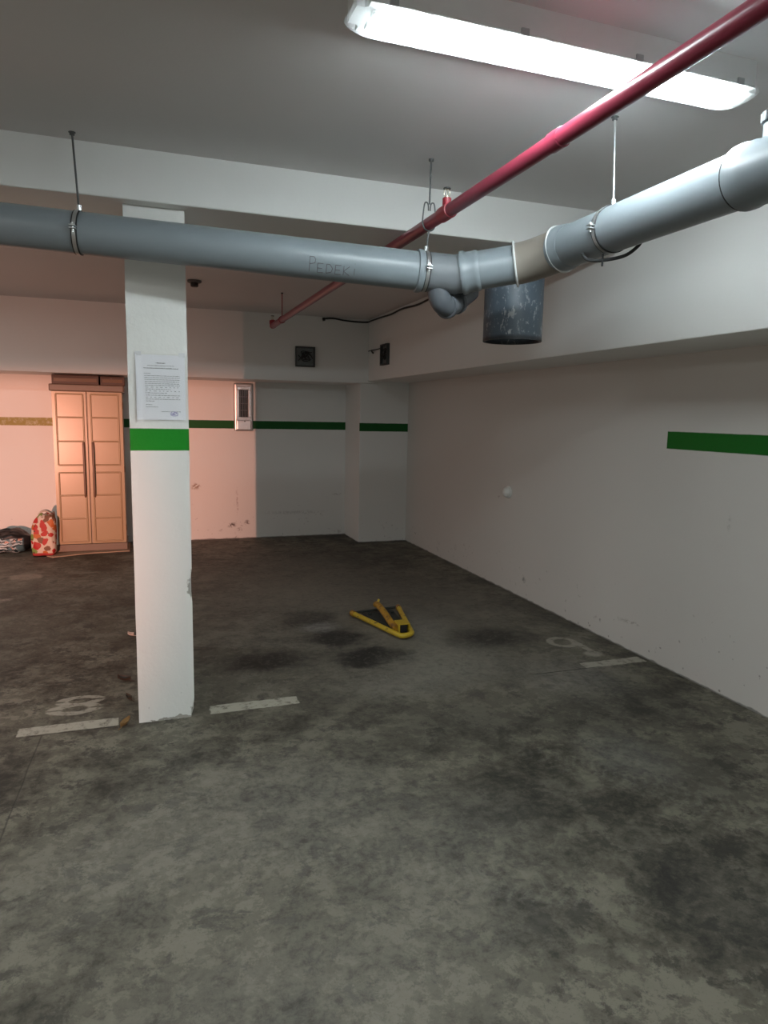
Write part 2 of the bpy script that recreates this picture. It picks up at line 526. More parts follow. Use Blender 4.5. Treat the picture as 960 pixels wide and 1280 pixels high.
# ------------------------------------------------------------------ materials
grey_pvc = simple('grey_pvc', (.215, .248, .268), .38, var=.07, scale=6, bump=.03)
grey_pvc_old = simple('grey_pvc_dull', (.17, .185, .20), .5, var=.1, scale=8)
dark_pvc = simple('dark_grey_pvc', (.085, .095, .108), .42, var=.1, scale=8)
brown_pvc = simple('brown_pvc', (.24, .215, .185), .45, var=.1, scale=8)
gasket_light = simple('pale_gasket', (.55, .57, .57), .45)
black_rubber = simple('black_rubber', (.02, .021, .023), .6)
galv = simple('galvanised_steel', (.62, .64, .64), .35, .85, var=.15, scale=50)
galv_dull = simple('dull_zinc_rod', (.11, .115, .115), .5, .2, var=.15, scale=50)
red_paint = simple('red_pipe_paint', (.23, .025, .05), .32, var=.12, scale=12)
red_dull = simple('red_pipe_tee', (.30, .025, .04), .4, var=.15, scale=14)
brass = simple('chromed_brass', (.6, .55, .45), .3, .9)
black_iron = simple('black_plastic', (.015, .015, .016), .45)
ink = simple('marker_ink', (.10, .085, .10), .6)

# ------------------------------------------------------------------ grey drain pipe
R = .0825
DL0 = Vector((-3.4, 3.60, 2.34))
A_ = Vector((-.225, 3.185, 2.214))
B_ = Vector((1.20, 2.955, 2.139))
dirL = (B_ - A_).normalized()
DL0 = A_ - dirL * 3.2
P1 = Vector((1.335, 2.932, 2.132))
P2 = Vector((1.600, 2.775, 2.176))
P3 = Vector((1.680, 2.600, 2.206))
DR1 = Vector((1.680, -2.4, 2.205))
d12 = (P2 - P1).normalized()
d3 = (DR1 - P3).normalized()

drain = thing('drain_pipe', 'large grey plastic drain pipe hung under the ceiling with a brown elbow', 'pipe', (0, 0, 0))
bm = B()
tube(bm, [DL0, B_], R, 40)
left_run = obj('pipe_run', bm, grey_pvc, drain, smooth=True)
left_run['label'] = 'long left stretch of grey pipe with handwriting on it'
# handwriting PEDEKI on the left run
def scribble():
    bm = B()
    nrm = Vector((0, -1, 0)); nrm = (nrm - dirL * nrm.dot(dirL)).normalized()
    up = -dirL.cross(nrm)
    if up.z < 0: up = -up
    s0 = (Vector((.690, 3.0, 2.1)) - A_).dot(dirL)
    def pt(u, v):  # metres right along the pipe, metres up round the pipe from the baseline
        th = math.radians(-50) + v / R
        return A_ + dirL * (s0 + u) + (nrm * math.cos(th) + up * math.sin(th)) * (R + .0004)
    def stroke(*uv):
        pts = []
        for (a, b) in zip(uv, uv[1:]):
            for k in range(6):
                t = k / 6
                pts.append(pt(a[0] + (b[0] - a[0]) * t, a[1] + (b[1] - a[1]) * t))
        pts.append(pt(*uv[-1]))
        tube(bm, pts, .0013, 6)
    H = .040
    stroke((0, 0), (0, .064)); stroke((0, .064), (.018, .064), (.024, .054), (.022, .040), (0, .034))          # P
    def E(x):
        stroke((x, 0), (x, H)); stroke((x, H), (x + .024, H + .001)); stroke((x, H * .5), (x + .020, H * .5)); stroke((x, 0), (x + .025, .001))
    E(.034)
    stroke((.072, 0), (.072, H)); stroke((.072, H), (.086, H), (.098, H * .6), (.094, .008), (.072, 0))         # D
    E(.110)
    stroke((.146, 0), (.146, H)); stroke((.170, H), (.146, H * .45), (.172, 0))                                 # K
    stroke((.192, .004), (.192, H * .85)); stroke((.191, .052), (.193, .054))                                   # I
    obj('handwriting', bm, ink, left_run)
scribble()

bm = B()   # wye body with sockets at both ends
tube(bm, [B_ - dirL * .03, P1, P1 + d12 * .04], R * 1.03, 40)
obj('wye_fitting', bm, grey_pvc_old, drain, smooth=True)
bm = B()
tube_profile(bm, B_ - dirL * .035, P1, [(0, R), (0.002, R * 1.10), (.012, R * 1.13), (.025, R * 1.10), (.03, R * 1.05)], 40)
obj('socket_collar', bm, grey_pvc, drain, smooth=True)
q = P1 + d12 * .035
bm = B()
tube_profile(bm, q, P2, [(0, R), (.002, R * 1.12), (.010, R * 1.15), (.022, R * 1.12), (.030, R * 1.06), (.060, R * 1.06), (.068, R * 1.08), (.078, R * 1.06), (.085, R)], 40)
obj('socket_collar', bm, grey_pvc, drain, smooth=True)
bm = B()
tube(bm, [P1 + d12 * .03, P2 - d12 * .02], R, 40)
obj('pipe_run', bm, grey_pvc, drain, smooth=True)
# brown elbow between two pale gaskets
e0 = P2 - d12 * .035
e1 = P3 - d3 * .0 + Vector((0, .01, 0))
elbow_pts = [(1 - t) ** 2 * e0 + 2 * t * (1 - t) * (P2 + d12 * .045) + t * t * e1 for t in [i / 12 for i in range(13)]]
bm = B()
tube(bm, elbow_pts, R * 1.06, 40)
obj('elbow', bm, brown_pvc, drain, smooth=True)['label'] = 'brownish elbow of the pipe'
for p_, d_ in ((elbow_pts[0], elbow_pts[1] - elbow_pts[0]), (elbow_pts[-1], elbow_pts[-1] - elbow_pts[-2])):
    bm = B()
    d_ = d_.normalized()
    tube_profile(bm, p_ - d_ * .005, p_ + d_, [(0, R), (.001, R * 1.15), (.005, R * 1.20), (.010, R * 1.15), (.011, R)], 40)
    obj('gasket_ring', bm, gasket_light, drain, smooth=True)
bm = B()
s_ = elbow_pts[-1]
tube_profile(bm, s_ + d3 * .004, DR1, [(0, R * 1.02), (.006, R * 1.12), (.030, R * 1.12), (.040, R * 1.07), (.060, R * 1.07), (.075, R * 1.01)], 40)
obj('socket_collar', bm, grey_pvc, drain, smooth=True)
bm = B()
tube(bm, [s_, Vector((1.68, 1.60, 2.206))], R, 40)
obj('pipe_run', bm, grey_pvc, drain, smooth=True)
bm = B()   # access fitting near the camera
ys = 1.672
tube_profile(bm, (1.68, ys, 2.206), (1.68, -1, 2.206), [(0, R), (.001, R * 1.08), (.006, R * 1.13), (.030, R * 1.13), (.046, R * 1.08), (.062, R * 1.08), (.07, R * 1.03), (.6, R * 1.03), (4.0, R)], 40)
acc = obj('access_fitting', bm, grey_pvc, drain, smooth=True)
bm = B()
tube_profile(bm, (1.68, ys + .002, 2.206), (1.68, 0, 2.206), [(0, R), (0, R * 1.10), (.004, R * 1.11), (.006, R * 1.05)], 40)
obj('rubber_seal', bm, black_rubber, acc, smooth=True)
PX, PY = 1.68, 1.572
bm = B()
tube_profile(bm, (PX, PY, 2.27), (PX, PY, 2.5), [(0, .032), (.052, .032), (.053, .030)], 28)
neck = obj('plug_neck', bm, grey_pvc, acc, smooth=True)
bm = B()
rings = []
for z_, r_ in ((2.327, .037), (2.350, .038), (2.354, .034)):
    rings.append([bm.verts.new((PX + (r_ + (.0025 if k % 3 == 0 and z_ < 2.352 else 0)) * math.cos(2 * PI * k / 48), PY + (r_ + (.0025 if k % 3 == 0 and z_ < 2.352 else 0)) * math.sin(2 * PI * k / 48), z_)) for k in range(48)])
for A, C in zip(rings, rings[1:]):
    for k in range(48):
        bm.faces.new((A[k], A[(k + 1) % 48], C[(k + 1) % 48], C[k]))
bm.faces.new(rings[0][::-1]); bm.faces.new(rings[-1])
obj('screw_cap', bm, grey_pvc_old, acc)

# small side branch under the wye
bm = B()
bd = [(1.262, 2.945, 2.10), (1.272, 2.95, 2.055), (1.290, 2.955, 2.018), (1.325, 2.975, 2.002), (1.36, 3.0, 2.012), (1.40, 3.03, 2.035), (1.50, 3.10, 2.10)]
tube(bm, smooth_path(bd, 6), .049, 28)
bra = obj('branch_bend', bm, dark_pvc, drain, smooth=True)
for p_, q_, m_ in (((1.318, 2.970, 2.000), (1.36, 3.0, 2.012), dark_pvc), ((1.385, 3.018, 2.026), (1.44, 3.057, 2.06), dark_pvc)):
    p_, q_ = Vector(p_), Vector(q_)
    bm = B()
    tube_profile(bm, p_, q_, [(0, .048), (.002, .056), (.008, .0585), (.020, .0585), (.030, .054), (.032, .049)], 28)
    obj('branch_socket', bm, m_, bra, smooth=True)

# ------------------------------------------------------------------ wide open pipe stub dropping from the beam
def stub():
    n = NT('scuffed_dark_pvc')
    P = n.xyz()
    g = n.noise(38, 7, .72, .3, vec=n.vm('MULTIPLY', n.warp(.03, 12), (1, 1, .5)))
    lowm = n.ss(P[2], .40, .0, .0, 1.0)
    m_ = n.m('MULTIPLY', n.ss(g, .555, .62), n.m('ADD', .30, n.m('MULTIPLY', lowm, .75)))
    c = n.mix(n.noise(5, 4), (.085, .115, .15), (.11, .145, .18))
    c = n.mix(n.m('MULTIPLY', m_, .8), c, (.50, .52, .53))
    rim = n.ss(n.m('ADD', P[2], n.m('MULTIPLY', n.noise(14, 4), .02)), .040, .020)
    c = n.mix(n.m('MULTIPLY', rim, .85), c, (.02, .024, .028))
    mat = n.bsdf(c, .42, bump=g, bump_str=.08, bump_dist=.003)
    cx, cy, z0, r = 1.975, 3.515, 1.925, .163
    root = thing('pipe_stub', 'wide dark pipe stub with white paint scuffs hanging open-ended behind the elbow', 'pipe', (cx, cy, z0))
    bm = B()
    tube_profile(bm, (cx, cy, z0), (cx, cy, 3), [(.0, r - .012), (0, r), (ZF - z0 + .004, r)], 48, caps=False)
    tube_profile(bm, (cx, cy, z0), (cx, cy, 3), [(.0, r - .012), (ZF - z0 + .004, r - .012)], 48, caps=False)
    obj('pipe_wall', bm, mat, root, smooth=True, origin=(cx, cy, z0))
    bm = B()
    tube_profile(bm, (cx, cy, ZF - .012), (cx, cy, 3), [(0, r + .004), (0, r + .012), (.014, r + .012)], 48)
    obj('ceiling_collar', bm, grey_pvc_old, root, smooth=True)
stub()

# ------------------------------------------------------------------ pipe hangers
RX, RZ, RR_ = 1.220, 2.343, .0265
def hanger(label, c, d, top, rod_mat, bolt_side, r=R, anchor=True):
    """split ring clamp round axis d at c, threaded rod to the ceiling point top"""
    c, d, top = Vector(c), Vector(d).normalized(), Vector(top)
    root = thing('pipe_hanger', label, 'pipe hanger', top, 'hangers carrying the grey drain pipe')
    nrm = Vector((0, 0, 1)); nrm = (nrm - d * nrm.dot(d)).normalized()
    side = d.cross(nrm)
    if side.dot(Vector((0, 0, 1.5)) - Vector((0, 0, 1.5)) + (Vector((0, 0, 1.5)) - c)) < 0:
        side = -side
    for off, a0, a1 in ((0, 4, 176), (0, 184, 356)):
        bm = B()
        N = 28
        prev = None
        for k in range(N + 1):
            a = math.radians(a0 + (a1 - a0) * k / N)
            e = side * math.cos(a) + nrm * math.sin(a)
            sec = [bm.verts.new(c + e * (r + q1) + d * q2) for q1, q2 in ((.001, -.007), (.0045, -.007), (.0045, .007), (.001, .007))]
            if prev:
                for i in range(4):
                    bm.faces.new((prev[i], prev[(i + 1) % 4], sec[(i + 1) % 4], sec[i]))
            else:
                bm.faces.new(sec[::-1])
            prev = sec
        bm.faces.new(prev)
        obj('clamp_half', bm, galv, root)
        bm = B()   # rubber lining shows as dark edges
        N = 28
        prev = None
        for k in range(N + 1):
            a = math.radians(a0 + (a1 - a0) * k / N)
            e = side * math.cos(a) + nrm * math.sin(a)
            sec = [bm.verts.new(c + e * (r + q1) + d * q2) for q1, q2 in ((.0003, -.012), (.0036, -.012), (.0036, .012), (.0003, .012))]
            if prev:
                for i in range(4):
                    bm.faces.new((prev[i], prev[(i + 1) % 4], sec[(i + 1) % 4], sec[i]))
            else:
                bm.faces.new(sec[::-1])
            prev = sec
        bm.faces.new(prev)
        obj('rubber_lining', bm, black_rubber, root)
    for s in (1, -1):
        bm = B()
        e = side * s
        p0 = c + e * (r + .012)
        M = Matrix((e, d, nrm)).transposed()
        for dz in (-.007, .004):
            box(bm, -.013, .013, -.012, .012, dz, dz + .003)
        tube(bm, [(0, 0, -.018), (0, 0, .016)], .004, 10)
        tube(bm, [(0, 0, .008), (0, 0, .014)], .008, 6)
        bmesh.ops.transform(bm, matrix=Matrix.Translation(p0) @ M.to_4x4(), verts=bm.verts)
        obj('clamp_bolt', bm, galv, root)
    b0 = c + nrm * (r + .004)
    bm = B()
    tube_profile(bm, b0 - nrm * .002, b0 + nrm, [(0, .010), (.022, .010), (.024, .007)], 6)
    obj('rod_nut', bm, galv, root)
    bm = B()
    pts = [b0, b0.lerp(top, .5), top]
    tube(bm, pts, .0042, 10)
    obj('threaded_rod', bm, rod_mat, root, smooth=True)
    if not anchor:
        return root
    bm = B()
    tube_profile(bm, top - Vector((0, 0, .012)), top, [(0, .006), (.001, .010), (.009, .010), (.010, .014), (.0125, .014)], 14)
    obj('ceiling_anchor', bm, galv_dull, root, smooth=True)
    return root
def on_left(x):
    t = (x - A_.x) / dirL.x
    return A_ + dirL * t
hanger('pipe clamp on a dark rod, left of the white column', on_left(-.222), dirL, (-.235, 3.222, ZC), galv_dull, 1)
hanger('pipe clamp on a rod beside the red pipe, at the branch fitting', on_left(1.205), dirL, (1.2205, 2.952, RZ - RR_ - .004), galv_dull, 1, anchor=False)
hg = hanger('pipe clamp on a bright rod, on the pipe stretch right of the brown elbow', (1.68, 2.275, 2.206), d3, (1.682, 2.30, ZC), galv, 1)
# loose rubber strip hanging under the right clamp
bm = B()
zb = 2.206 - R
cab = smooth_path([(1.625, 2.375, zb + .012), (1.64, 2.36, zb - .012), (1.67, 2.31, zb - .022), (1.715, 2.24, zb - .016), (1.742, 2.20, zb + .012), (1.75, 2.19, zb + .035)], 6)
tube(bm, cab, .0065, 10)
tube(bm, [(1.668, 2.305, zb - .045), (1.668, 2.305, zb + .0)], .004, 8)
obj('rubber_strip', bm, black_rubber, hg, smooth=True)

# ------------------------------------------------------------------ red sprinkler pipe
RX, RZ, RR_ = 1.220, 2.343, .0265
red = thing('sprinkler_pipe', 'long red sprinkler pipe running from the back of the bay under the ceiling light', 'pipe', (RX, 0, RZ))
YE = 6.86
bm = B()
tube(bm, [(RX, YE, RZ), (RX, -2.6, RZ)], RR_, 28)
obj('pipe_run', bm, red_paint, red, smooth=True)
for y_ in (1.945,):
    bm = B()
    tube_profile(bm, (RX, y_ + .03, RZ), (RX, 0, RZ), [(0, RR_), (.002, RR_ * 1.14), (.058, RR_ * 1.14), (.06, RR_)], 28)
    obj('coupling', bm, red_paint, red, smooth=True)
def sprinkler(y_, tee=True, k=1.0):
    par = B()
    if tee:
        tube_profile(par, (RX, y_ + .045, RZ), (RX, 0, RZ), [(0, RR_), (.002, RR_ * 1.18), (.088, RR_ * 1.18), (.09, RR_)], 28)
    else:
        tube(par, arc_corner((RX, y_ - .1, RZ), (RX, y_, RZ), (RX, y_, RZ + .1), .05, 8), RR_ * 1.12, 24)
    tube_profile(par, (RX, y_, RZ), (RX, y_, 3), [(.01, .017), (.035, .0185), (.055, .0185), (.058, .013)], 20)
    p = obj('tee', par, red_dull, red, smooth=True)
    z0 = RZ + .055
    bm = B()
    tube_profile(bm, (RX, y_, z0), (RX, y_, 3), [(0, .011), (.008, .012), (.010, .006)], 14)
    for s in (-1, 1):
        tube(bm, smooth_path([(RX + s * .009, y_, z0 + .006), (RX + s * .013, y_, z0 + .018), (RX + s * .011, y_, z0 + .030), (RX + s * .002, y_, z0 + .038)], 5), .0022, 8)
    tube(bm, [(RX, y_, z0 + .008), (RX, y_, z0 + .034)], .0028, 8)
    sp = obj('sprinkler_head', bm, brass, p, smooth=True)
    bm = B()
    tube_profile(bm, (RX, y_, z0 + .037), (RX, y_, 3), [(0, .004), (0, .0155), (.002, .016), (.004, .0155)], 20)
    obj('deflector', bm, black_iron, p, smooth=True)
sprinkler(2.765)
sprinkler(YE - .01, tee=False)

def red_hanger(label, y_, top, clevis):
    root = thing('pipe_hanger', label, 'pipe hanger', top, 'hangers carrying the red sprinkler pipe')
    bm = B()
    tube(bm, [Vector(top), (RX, y_, RZ + RR_ + (.055 if clevis else .0))], .0042, 10)
    obj('threaded_rod', bm, galv_dull if clevis else red_dull, root, smooth=True)
    bm = B()
    tube_profile(bm, Vector(top) - Vector((0, 0, .010)), top, [(0, .006), (.001, .011), (.0105, .012)], 12)
    obj('ceiling_anchor', bm, galv_dull, root, smooth=True)
    bm = B()
    if clevis:
        # looped strap: rises either side of the rod and passes under the pipe
        zt = RZ + RR_ + .058
        rr2 = RR_ + .004
        pts = [(RX - .004, y_, zt - .03), (RX - .006, y_, zt - .006), (RX - .014, y_, zt + .004), (RX - .024, y_, zt - .006), (RX - rr2, y_, RZ + .02), (RX - rr2, y_, RZ),
               (RX - rr2 * .7, y_, RZ - rr2 * .7), (RX, y_, RZ - rr2), (RX + rr2 * .7, y_, RZ - rr2 * .7), (RX + rr2, y_, RZ), (RX + rr2, y_, RZ + .02),
               (RX + .024, y_, zt - .006), (RX + .014, y_, zt + .004), (RX + .006, y_, zt - .006), (RX + .004, y_, zt - .03)]
        tube(bm, smooth_path(pts, 5), .0032, 8)
    else:
        rr2 = RR_ + .003
        tube(bm, [(RX + rr2 * math.cos(a), y_, RZ + rr2 * math.sin(a)) for a in [2 * PI * k / 28 for k in range(28)]], .003, 8, closed=True)
    obj('strap', bm, galv_dull if clevis else red_dull, root, smooth=True)
red_hanger('looped wire hanger of the red pipe, next to the sprinkler head below the cross beam', 2.952, (RX, 2.945, ZC), True)
red_hanger('thin red rod hanger near the far end of the red pipe', 6.36, (1.22, 6.36, ZC2), False)

# ------------------------------------------------------------------ fluorescent ceiling light
def emission(name, col, s):
    n = NT(name)
    e = n.n('ShaderNodeEmission')
    e.inputs[0].default_value = (*col, 1)
    e.inputs[1].default_value = s
    n.link(e.outputs[0], n.out.inputs[0])
    return n.mat
TUBE_S = 152.0
tube_mat = emission('lit_fluorescent_tube', (.88, .97, 1.0), TUBE_S)
white_metal = simple('white_enamel', (.86, .87, .87), .4, var=.03)
def cover_material():
    n = NT('clear_ribbed_cover')
    x, y, z = n.xyz()
    rib = n.m('SINE', n.m('MULTIPLY', x, 700))
    bp = n.n('ShaderNodeBump'); bp.inputs['Strength'].default_value = .4; bp.inputs['Distance'].default_value = .002
    n.put(bp.inputs['Height'], rib)
    tr = n.n('ShaderNodeBsdfTransparent'); tr.inputs[0].default_value = (.96, .98, .98, 1)
    gl = n.n('ShaderNodeBsdfGlossy'); gl.inputs['Roughness'].default_value = .22
    df = n.n('ShaderNodeBsdfTranslucent'); df.inputs[0].default_value = (.85, .92, .92, 1)
    for q in (gl, df):
        n.link(bp.outputs[0], q.inputs['Normal'])
    m1 = n.n('ShaderNodeMixShader'); m1.inputs[0].default_value = .14
    n.link(tr.outputs[0], m1.inputs[1]); n.link(df.outputs[0], m1.inputs[2])
    m2 = n.n('ShaderNodeMixShader'); m2.inputs[0].default_value = .06
    n.link(m1.outputs[0], m2.inputs[1]); n.link(gl.outputs[0], m2.inputs[2])
    n.link(m2.outputs[0], n.out.inputs[0])
    return n.mat
cover_mat = cover_material()
clip_mat = simple('grey_clip', (.45, .47, .48), .5)
def ceiling_light(label, x0, x1, yc):
    root = thing('ceiling_light', label, 'ceiling light', ((x0 + x1) / 2, yc, ZC))
    hw = .0715
    bm = B()
    box(bm, x0 + .01, x1 - .01, yc - hw, yc + hw, ZC - .078, ZC)
    bmesh.ops.bevel(bm, geom=[e for e in bm.edges if abs(e.verts[0].co.z - e.verts[1].co.z) > .01], offset=.03, segments=5, affect='EDGES')
    obj('base_tray', bm, white_metal, root)
    bm = B()
    box(bm, x0 + .07, x1 - .07, yc - .046, yc + .046, ZC - .066, ZC - .061)
    obj('reflector_plate', bm, white_metal, root, bevel=.003)
    for s in (-1, 1):
        bm = B()
        tube(bm, [(x0 + .075, yc + s * .028, ZC - .083), (x1 - .075, yc + s * .028, ZC - .083)], .013, 16)
        obj('fluorescent_tube', bm, tube_mat, root, smooth=True)
        for xe in (x0 + .055, x1 - .075):
            bm = B()
            box(bm, xe, xe + .02, yc + s * .028 - .015, yc + s * .028 + .015, ZC - .088, ZC - .05)
            obj('lamp_holder', bm, simple('lamp_holder_plastic', (.7, .73, .74), .5), root, bevel=.003)
    # cover: shallow trough with rounded ends
    bm = B()
    prof = [(-.074, .072), (-.075, .076), (-.070, .086), (-.054, .099), (-.027, .105), (0, .106), (.027, .105), (.054, .099), (.070, .086), (.075, .076), (.074, .072)]
    secs = []
    L = x1 - x0
    for t in (0, .006, .02, .045, .075, L / 2, L - .075, L - .045, L - .02, L - .006, L):
        e = min(t, L - t)
        k = min(1, (e / .075)) if e < .075 else 1
        k = math.sqrt(max(0, 1 - (1 - k) ** 2))
        dz = .072
        secs.append([bm.verts.new((x0 + t, yc + y_ * (.62 + .38 * k), ZC - (dz + (h_ - dz) * (.12 + .88 * k)))) for y_, h_ in prof])
    for A, C in zip(secs, secs[1:]):
        for i in range(len(prof) - 1):
            bm.faces.new((A[i], A[i + 1], C[i + 1], C[i]))
    bm.faces.new(secs[0]); bm.faces.new(secs[-1][::-1])
    obj('clear_cover', bm, cover_mat, root, smooth='all')
    for s in (-1, 1):
        for k in range(4):
            xc = x0 + .1 + (L - .2) * k / 3
            bm = B()
            box(bm, xc - .012, xc + .012, yc + s * .0745 - .003, yc + s * .0745 + .003, ZC - .080, ZC - .060)
            obj('cover_clip', bm, clip_mat, root, bevel=.001)
    return root
ceiling_light('lit white fluorescent batten light with clear cover on the ceiling above the red pipe', .535, 1.870, 1.878)

# ------------------------------------------------------------------ smoke detector
SX, SY = .44, 6.10
root = thing('smoke_detector', 'small dark smoke detector on the ceiling right of the column', 'smoke detector', (SX, SY, ZC2))
dk = simple('dusty_grey_plastic', (.11, .10, .095), .6)
bm = B(); tube_profile(bm, (SX, SY, ZC2 - .02), (SX, SY, 3), [(0, .045), (.004, .056), (.021, .058)], 28)
obj('base', bm, dk, root, smooth=True)
bm = B(); tube_profile(bm, (SX, SY, ZC2 - .052), (SX, SY, 3), [(0, .024), (.004, .030), (.026, .032), (.034, .030)], 24)
obj('sensor_chamber', bm, black_iron, root, smooth=True)

# ------------------------------------------------------------------ open junction boxes and loose cable
box_mat = simple('dark_box_plastic', (.05, .055, .055), .55)
box_in = simple('box_back_metal', (.17, .19, .19), .5, .3, var=.35, scale=40)
wire = simple('black_wire', (.012, .012, .013), .5)
def junction_box(label, M):
    """local x right, y out of the surface, z up; 22 cm square"""
    root = thing('junction_box', label, 'junction box', M.translation, 'open junction boxes on the beams')
    h, t = .110, .016
    def add(name, bm, m, par=root, **kw):
        bmesh.ops.transform(bm, matrix=M, verts=bm.verts)
        return obj(name, bm, m, par, **kw)
    bm = B()
    for a in ((-h, h, h - t, h), (-h, h, -h, -h + t), (-h, -h + t * .6, -h + t, h - t), (h - t, h, -h + t, h - t)):
        box(bm, a[0], a[1], -.002, .034, a[2], a[3])
    add('box_frame', bm, box_mat, bevel=.002)
    bm = B()
    box(bm, -h + .008, h - .008, -.002, .004, -h + .008, h - .008)
    bp = add('back_plate', bm, box_in)
    rnd = random.Random(5)
    for k in range(6):
        bm = B()
        a = [Vector((rnd.uniform(-.09, .09) if i in (0, 4) else rnd.uniform(-.05, .05), rnd.uniform(.008, .03), rnd.uniform(-.05, .06))) for i in range(5)]
        tube(bm, smooth_path(a, 6), .005, 8)
        add('wire_tail', bm, wire, smooth=True)
    return root
junction_box('open square junction box with tangled wires on the back beam near the red pipe',
             Matrix(((1, 0, 0, 1.728), (0, -1, 0, YBB), (0, 0, 1, 2.132), (0, 0, 0, 1))))
junction_box('narrow-looking junction box on the right side beam, near the far corner',
             Matrix(((0, -1, 0, XB), (1, 0, 0, 7.075), (0, 0, 1, 2.145), (0, 0, 0, 1))))
bm = B()
tube(bm, smooth_path([(XB - .012, 7.19, 2.222), (XB - .014, 7.35, 2.221), (XB - .014, 7.55, 2.226), (XB - .004, 7.675, 2.228)], 6), .0055, 8)
tube(bm, smooth_path([(XB - .014, 7.52, 2.225), (XB - .03, 7.48, 2.21), (XB - .04, 7.40, 2.185)], 6), .009, 8)
tag(obj('wire_lead', bm, wire, smooth=True), 'short black wire running from the side beam junction box to the corner', 'wire')
bm = B()
cp = [(1.935, YBB - .01, 2.546), (1.96, YBB - .012, 2.558), (2.05, YBB - .012, 2.565), (2.174, YBB - .010, 2.552), (2.30, YBB - .009, 2.546), (2.44, YBB - .012, 2.548), (XB - .012, 7.55, 2.553),
      (XB - .010, 7.2, 2.548), (XB - .010, 6.9, 2.541), (XB - .010, 6.6, 2.552), (XB - .010, 6.2, 2.535), (XB - .010, 5.8, 2.545), (XB - .010, 5.2, 2.53), (XB - .010, 4.6, 2.55), (XB - .010, 3.8, 2.54)]
tube(bm, smooth_path(cp, 6), .009, 8)
tube(bm, [(1.925, YBB - .01, 2.545), (1.95, YBB - .012, 2.552)], .018, 10)
tag(obj('loose_cable', bm, wire, smooth=True), 'loose black cable sagging along the top of the back and side beams', 'cable')

# ------------------------------------------------------------------ silver bulkhead lamp on the back wall
def wall_lamp():
    x0, x1, z0, z1 = 1.018, 1.234, 1.290, 1.846
    alu = simple('dull_aluminium', (.60, .61, .62), .34, .85, var=.2, scale=14)
    root = thing('wall_lamp', 'silver rectangular bulkhead lamp with dark barred grille, high on the back wall', 'wall lamp', ((x0 + x1) / 2, YB, z0))
    xc = (x0 + x1) / 2
    bm = B()
    box(bm, x0, x1, YB - .075, YB, z0, z1)
    obj('housing', bm, alu, root, bevel=.018, seg=3)
    gx0, gx1, gz0, gz1 = xc - .052, xc + .052, 1.455, 1.768
    bm = B()
    for a in ((gx0 - .032, gx1 + .032, gz1, gz1 + .034), (gx0 - .032, gx1 + .032, gz0 - .026, gz0), (gx0 - .032, gx0, gz0, gz1), (gx1, gx1 + .032, gz0, gz1)):
        box(bm, a[0], a[1], YB - .095, YB - .07, a[2], a[3])
    obj('front_frame', bm, alu, root, bevel=.005)
    bm = B()
    box(bm, gx0, gx1, YB - .079, YB - .074, gz0, gz1)
    obj('dark_lens', bm, simple('dark_glass', (.025, .026, .027), .25), root)
    for k in range(4):
        xx = gx0 + (gx1 - gx0) * (k + .5) / 4
        bm = B()
        tube(bm, [(xx, YB - .090, gz0), (xx, YB - .090, gz1)], .0035, 8)
        obj('grille_bar', bm, simple('grey_bar', (.16, .16, .16), .5, .4), root, smooth=True)
    for k in range(3):
        zz = gz0 + (gz1 - gz0) * (k + 1) / 4
        bm = B()
        tube(bm, [(gx0, YB - .087, zz), (gx1, YB - .087, zz)], .003, 8)
        obj('grille_bar', bm, simple('grey_bar', (.16, .16, .16), .5, .4), root, smooth=True)
    bm = B()
    box(bm, xc - .085, xc + .085, YB - .092, YB - .07, z0 + .012, 1.420)
    obj('lower_plate', bm, alu, root, bevel=.02, seg=3)
    bm = B()
    tube_profile(bm, (xc + .01, YB - .092, 1.405), (xc + .01, YB - .2, 1.405), [(0, .008), (.004, .007)], 10)
    obj('screw', bm, box_mat, root)
wall_lamp()

# ------------------------------------------------------------------ round white fitting on the right wall
def dome():
    cy, cz = 5.254, .866
    wp = simple('white_plastic', (.78, .78, .75), .3, var=.05)
    root = thing('dome_fitting', 'small round white plastic dome on the right wall', 'wall fitting', (XR, cy, cz))
    bm = B(); tube_profile(bm, (XR, cy, cz), (0, cy, cz), [(0, .052), (.010, .054), (.016, .050)], 32)
    obj('base_ring', bm, wp, root, smooth=True)
    bm = B(); tube_profile(bm, (XR - .012, cy, cz), (0, cy, cz), [(0, .046), (.010, .0455), (.022, .041), (.032, .033), (.039, .022), (.042, .010), (.0425, .002)], 32)
    obj('dome', bm, wp, root, smooth='all')
dome()

